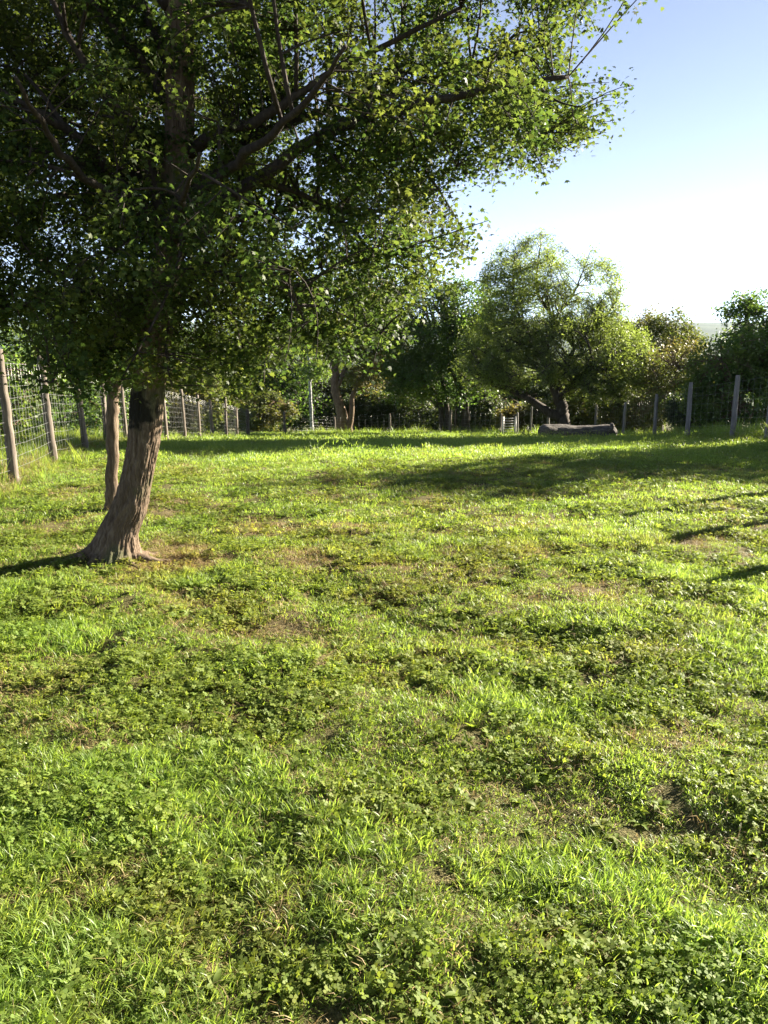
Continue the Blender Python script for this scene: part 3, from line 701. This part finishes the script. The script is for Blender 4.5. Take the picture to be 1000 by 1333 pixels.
m = MB(); tubes(m, (np.stack([cx_, yy, zz_], 1) - np.array(logo.location))[None], ra[None], S, off=of[None]); m.build('stem', M['log'], logo)
m = MB(); q = smooth_path(np.array([(1.0, 0, .35), (1.1, -.05, .52), (1.05, -.1, .62)]), 6); tubes(m, q[None], np.linspace(.09, .06, 6)[None], 10); m.build('branch_stub', M['log'], logo)

# ------------------------------------------------------------------ grass
G = dict(attr=True)
M['blade'] = leaf_mat('grass_blade', [(.105, .17, .032), (.145, .215, .042), (.20, .26, .07)], .5, .42, 3.0, None, .3, (1, .96, .50), True, 2.1)
M['clover'] = leaf_mat('clover_leaf', [(.105, .155, .030), (.145, .195, .038), (.19, .23, .05)], .45, .6, 3.0, None, .18, (1, .97, .46), True, 2.0)
M['straw'] = leaf_mat('dry_blade', [(.26, .19, .09), (.36, .28, .14), (.20, .15, .07)], .3, .6, 3.0, None, .2, (1, .95, .7), True, 1.0)
def blade_set(n, spread, lo, hi, w, bend, r, K=4):
    b = MB(); a = r.random(n) * 2 * np.pi; rad = spread * np.sqrt(r.random(n))
    base = np.stack([rad * np.cos(a), rad * np.sin(a), np.full(n, -.008)], 1)
    d = a + r.normal(size=n) * 1.0; dirv = np.stack([np.cos(d), np.sin(d), np.zeros(n)], 1)
    side = np.stack([-np.sin(d), np.cos(d), np.zeros(n)], 1)
    tw = r.normal(size=n) * .7; side = side * np.cos(tw)[:, None] + dirv * np.sin(tw)[:, None]
    Ln = lo + (hi - lo) * r.random(n); bd = bend * (.3 + r.random(n)); t = np.linspace(0, 1, K)
    V = []
    for i, s in enumerate(t):
        an = bd * s; c = base + (Ln * s)[:, None] * (np.sin(an)[:, None] * dirv * 1.0 + np.cos(an)[:, None] * np.array((0, 0, 1.)))
        wd = (w * (1 - s ** 1.8) * .5 + w * .03) * (.7 + .6 * r.random(n) * 0 + .3)
        V.append(c - side * (wd[:, None] if np.ndim(wd) else wd)); V.append(c + side * (wd[:, None] if np.ndim(wd) else wd))
    V = np.stack(V, 1)      # n, 2K, 3
    idx = np.arange(n * 2 * K).reshape(n, 2 * K)
    fs = [idx[:, [2 * i, 2 * i + 1, 2 * i + 3, 2 * i + 2]] for i in range(K - 1)]
    b.add(V, np.concatenate(fs)); return b
def clover_set(n, spread, lo, hi, rl, r):
    b = MB(); st = MB()
    for i in range(n):
        a = r.random() * 6.28; rad = spread * math.sqrt(r.random()); h = lo + (hi - lo) * r.random()
        top = np.array((rad * math.cos(a), rad * math.sin(a), h)); tilt = r.normal(size=3) * .35; nrm = np.array((0, 0, 1.)) + tilt; nrm /= np.linalg.norm(nrm)
        q = np.cross(nrm, (math.cos(a), math.sin(a), 0)); q /= np.linalg.norm(q); p_ = np.cross(q, nrm); s = rl * (.7 + .6 * r.random())
        for k in range(3):
            t = k * 2.094 + r.normal() * .1; d = math.cos(t) * p_ + math.sin(t) * q; e = -math.sin(t) * p_ + math.cos(t) * q
            o = [(0, 0, 0), (.45, .45, .12), (.95, .5, .10), (1.12, .18, .02), (1.02, 0, -.02), (1.12, -.18, .02), (.95, -.5, .10), (.45, -.45, .12)]
            b.add([top + s * (x * d + y * e + z * nrm) for x, y, z in o], [list(range(8))])
        w = .0012
        b.add([(top[0] * .4 - w, top[1] * .4, -.01), (top[0] * .4 + w, top[1] * .4, -.01), top + (w, 0, 0), top - (w, 0, 0)], [[0, 1, 2, 3]])
    return b
def rosette(n, lo, hi, wd, r, lift=.5, lobed=False):
    b = MB()
    for i in range(n):
        a = i * 2.4 + r.normal() * .3; Ln = lo + (hi - lo) * r.random(); d = np.array((math.cos(a), math.sin(a), 0)); e = np.array((-math.sin(a), math.cos(a), 0))
        li = lift * (.5 + r.random()); K = 7; V = []
        for k in range(K):
            s = k / (K - 1); c = d * Ln * s * math.cos(li * (1 - s)) + np.array((0, 0, 1.)) * (Ln * (math.sin(li) * s - .45 * s * s) + .004)
            w = wd * math.sin(math.pi * min(1, (.06 + .94 * s)) ** .9) * (1 if not lobed else (1.25 if k % 2 else .55)) + .001
            V += [c - e * w + (0, 0, w * .35), c, c + e * w + (0, 0, w * .35)]
        fs = []
        for k in range(K - 1):
            o = k * 3; fs += [[o, o + 1, o + 4, o + 3], [o + 1, o + 2, o + 5, o + 4]]
        b.add(V, fs)
    return b
r = np.random.default_rng(5)
protos = []
def proto(b, mat):
    o = b.build('lawn_tuft', mat, False); protos.append(o); return len(protos) - 1
I_GR = [proto(blade_set(20, .032, .014, .036, .0036, 1.5, r), M['blade']) for _ in range(4)]
I_LU = [proto(blade_set(22, .028, .026, .062, .0038, 1.2, r, 5), M['blade']) for _ in range(3)]
I_CL = [proto(clover_set(13, .042, .010, .034, .0084, r), M['clover']) for _ in range(3)]
I_RO = [proto(rosette(9, .018, .038, .0065, r, .8), M['clover']) for _ in range(2)] + [proto(rosette(8, .028, .050, .0065, r, .5, True), M['clover'])]
I_ST = [proto(blade_set(9, .035, .03, .07, .0026, 2.2, r), M['straw']) for _ in range(3)]
I_MD = [proto(blade_set(80, .11, .016, .040, .0052, 1.4, r, 3), M['blade']) for _ in range(4)]
I_MC = [proto(clover_set(30, .11, .010, .036, .0125, r), M['clover']) for _ in range(2)]
I_MS = [proto(blade_set(34, .11, .02, .05, .005, 2.0, r, 3), M['straw']) for _ in range(2)]
I_FR = [proto(blade_set(230, .30, .018, .045, .007, 1.0, r, 3), M['blade']) for _ in range(4)]
I_FF = [proto(blade_set(300, .60, .025, .055, .013, .9, r, 3), M['blade']) for _ in range(3)]
I_WE = [proto(blade_set(40, .12, .15, .42, .008, 1.0, r, 6), M['blade']) for _ in range(3)]
I_WS = [proto(blade_set(26, .12, .15, .45, .006, .9, r, 6), M['straw']) for _ in range(2)]
I_WL = [proto(rosette(14, .10, .22, .022, r, 1.1), M['clover'])]
pc = bpy.data.collections.new('lawn_tufts')
for i, o in enumerate(protos):
    o.name = 'lawn_tuft_%02d' % i; pc.objects.link(o)

PX, PI_, PS, PR, PT = [], [], [], [], []
def scatter(x, y, idx, scale, tint, tilt=.12, dz=0.0):
    n = len(x)
    if n == 0: return
    z = ground(x, y) + dz
    PX.append(np.stack([x, y, z], 1)); PI_.append(rng.choice(idx, n)); PS.append(scale * (.72 + .56 * rng.random(n)))
    PR.append(np.stack([rng.normal(size=n) * tilt, rng.normal(size=n) * tilt, rng.random(n) * 6.283], 1)); PT.append(tint)
def wedge(n, y0, y1, side=1.0):
    y = y0 + (y1 - y0) * rng.random(n * 2); w = .62 * y + side
    k = rng.random(n * 2) < w / (.62 * y1 + side); y = y[k][:n]; w = w[k][:n]
    x = (rng.random(len(y)) * 2 - 1) * w
    ok = np.hypot(x - tp[1][0], y - TD) > .17
    return x[ok], y[ok]
def area(y0, y1, s=1.0): return .62 * (y1 ** 2 - y0 ** 2) + 2 * s * (y1 - y0)
def tint_of(x, y, extra=0.0):
    n = len(x); dry = np.clip(m_dry(x, y) * .42 + extra + rng.normal(size=n) * .06, 0, .85)
    br = .80 + .42 * fbm(x / .9, y / .9, s=51, o=2) + rng.normal(size=n) * .08
    lush = m_lush(x, y) * .25
    return np.stack([dry, br, lush, np.ones(n)], 1)
def plant(y0, y1, dens, gr, cl_, st, lu, side, sc_=1.0):
    n = int(area(y0, y1, side) * dens); x, y = wedge(n, y0, y1, side); t = tint_of(x, y)
    dry, lush, clo = m_dry(x, y), m_lush(x, y), m_clover(x, y); q = rng.random(len(x)); e = rng.random(len(x))
    thin = fbm(x / .16, y / .16, s=61, o=2)           # small bare gaps between the tufts
    keep = (e > dry * .72) & ((thin > .26) | (lush > .3))
    isc = keep & (q < clo * .75); x_ = isc
    scatter(x[x_], y[x_], cl_, sc_, t[x_])
    islu = keep & ~isc & (rng.random(len(x)) < lush * .75)
    scatter(x[islu], y[islu], lu, sc_, t[islu])
    isg = keep & ~isc & ~islu
    hs = (.45 + 1.15 * fbm(x / .22, y / .22, s=71, o=2)) * (1 - .35 * dry)
    scatter(x[isg], y[isg], gr, sc_ * hs[isg], t[isg])
    ns = int(len(x) * .42); x, y = wedge(ns, y0, y1, side); k = rng.random(len(x)) < .26 + m_dry(x, y)
    scatter(x[k], y[k], st, sc_, tint_of(x, y)[k], .2)
plant(.7, 3.2, 2100, I_GR, I_CL + I_CL + I_RO[:2], I_ST, I_LU, .9)
plant(3.2, 6.2, 1450, I_GR, I_CL + I_RO[:2], I_ST, I_LU, .9, 1.12)
plant(6.2, 11, 190, I_MD, I_MC, I_MS, I_MD, 1.2, 1.0)
plant(11, 20, 55, I_MD + I_FR, I_MD + I_FR, I_MS, I_FR, 1.5, 1.15)
n = int(area(19, 50, 2) * 9); x, y = wedge(n, 19, 50, 2); scatter(x, y, I_FF, 1.0, tint_of(x, y))
# broad-leaved rosettes scattered in the front lawn
n = 900; x, y = wedge(n, .8, 5.5, .8); k = m_dry(x, y) < .5; scatter(x[k], y[k], I_RO, 1.0, tint_of(x, y)[k], .25)
def stuff_object(name, label, cat, PX, PI_, PS, PR, PT):
    pts = np.concatenate(PX); me = bpy.data.meshes.new(name); me.vertices.add(len(pts)); me.vertices.foreach_set('co', pts.astype(np.float32).ravel())
    def at(nm, kind, data, key):
        a = me.attributes.new(nm, kind, 'POINT'); a.data.foreach_set(key, np.ascontiguousarray(data).ravel())
    at('kindex', 'INT', np.concatenate(PI_).astype(np.int32), 'value'); at('tsize', 'FLOAT', np.concatenate(PS).astype(np.float32), 'value')
    at('turn', 'FLOAT_VECTOR', np.concatenate(PR).astype(np.float32), 'vector'); at('tint', 'FLOAT_COLOR', np.concatenate(PT).astype(np.float32), 'color')
    ob = bpy.data.objects.new(name, me); C.objects.link(ob); tag(ob, label, cat, kind='stuff')
    ng = bpy.data.node_groups.new('tuft_scatter', 'GeometryNodeTree')
    ng.interface.new_socket('Geometry', in_out='INPUT', socket_type='NodeSocketGeometry'); ng.interface.new_socket('Geometry', in_out='OUTPUT', socket_type='NodeSocketGeometry')
    gi = ng.nodes.new('NodeGroupInput'); go = ng.nodes.new('NodeGroupOutput')
    ci = ng.nodes.new('GeometryNodeCollectionInfo'); ci.inputs['Collection'].default_value = pc; ci.inputs['Separate Children'].default_value = True; ci.inputs['Reset Children'].default_value = True
    ip = ng.nodes.new('GeometryNodeInstanceOnPoints'); ip.inputs['Pick Instance'].default_value = True
    def na(nm, dt):
        a = ng.nodes.new('GeometryNodeInputNamedAttribute'); a.data_type = dt; a.inputs['Name'].default_value = nm; return a.outputs['Attribute']
    ln = ng.links.new
    ln(gi.outputs[0], ip.inputs['Points']); ln(ci.outputs[0], ip.inputs['Instance']); ln(na('kindex', 'INT'), ip.inputs['Instance Index'])
    e2r = ng.nodes.new('FunctionNodeEulerToRotation'); ln(na('turn', 'FLOAT_VECTOR'), e2r.inputs[0]); ln(e2r.outputs[0], ip.inputs['Rotation'])
    ln(na('tsize', 'FLOAT'), ip.inputs['Scale']); ln(ip.outputs[0], go.inputs[0])
    md = ob.modifiers.new('tufts', 'NODES'); md.node_group = ng
    return ob
stuff_object('lawn_grass', 'short sunlit grass and clover with worn brown patches covering the lawn', 'grass', PX, PI_, PS, PR, PT)
PX, PI_, PS, PR, PT = [], [], [], [], []
# rank growth along the fences
def strip(path, n, w, idx, sc_, dry):
    p = np.array(path, float); s = rng.random(n) * (len(p) - 1); i = s.astype(int); f = (s - i)[:, None]
    q = p[i] * (1 - f) + p[i + 1] * f + rng.normal(size=(n, 2)) * w
    t = tint_of(q[:, 0], q[:, 1], dry); scatter(q[:, 0], q[:, 1], idx, sc_, t, .2)
lf = [(xl(0, 7.5) - .5, 7), (-4.45, 8.7), (-4.95, 10.9), (-5.4, 13.2), (-5.8, 15.5), (-6.2, 17.8), (-5.95, 20), (-6, 24), (-6.2, 29), (-6.3, 34.5)]
strip(lf, 1000, .22, I_WE + I_WL, .36, .15); strip(lf, 600, .22, I_WS, .5, 0); strip([(a - .8, b) for a, b in lf], 900, .5, I_WE + I_WL, .9, .05)
rf = [(5.6, 7), (7.1, 12), (8.1, 16), (8.3, 18), (8.2, 20.3), (9.0, 25), (9.5, 30), (9.5, 34), (5.7, 37), (3, 39), (-2.8, 41), (-5, 39)]
strip(rf, 1300, .22, I_WE + I_WL, .42, .1); strip(rf, 450, .22, I_WS, .45, 0); strip([(a + .7, b + .6) for a, b in rf], 900, .5, I_WE + I_WL, 1.3, .0)
stuff_object('tall_grass', 'longer weedy grass left uncut along the foot of the fences', 'grass', PX, PI_, PS, PR, PT)

# ------------------------------------------------------------------ air
m, nt = mat_new('air_haze'); v = N(nt, 'ShaderNodeVolumePrincipled'); v.inputs['Color'].default_value = (.62, .78, 1.0, 1)
v.inputs['Density'].default_value = 5e-5; v.inputs['Anisotropy'].default_value = 0
o = N(nt, 'ShaderNodeOutputMaterial'); nt.links.new(v.outputs[0], o.inputs['Volume'])
HAZE = True
if HAZE:
    x0, x1, y0, y1, z0, z1 = -6500, 6500, -400, 8500, float(Z.min()) - 1, max(9.5, float(Z.max()) + 2)
    vv = [(x, y, z) for z in (z0, z1) for y in (y0, y1) for x in (x0, x1)]
    mb = MB(); mb.add(vv, [(0, 2, 3, 1), (4, 5, 7, 6), (0, 1, 5, 4), (2, 6, 7, 3), (0, 4, 6, 2), (1, 3, 7, 5)])
    tag(mb.build('haze', m, smooth=False), 'thin blue haze over the valley', 'haze', kind='stuff')
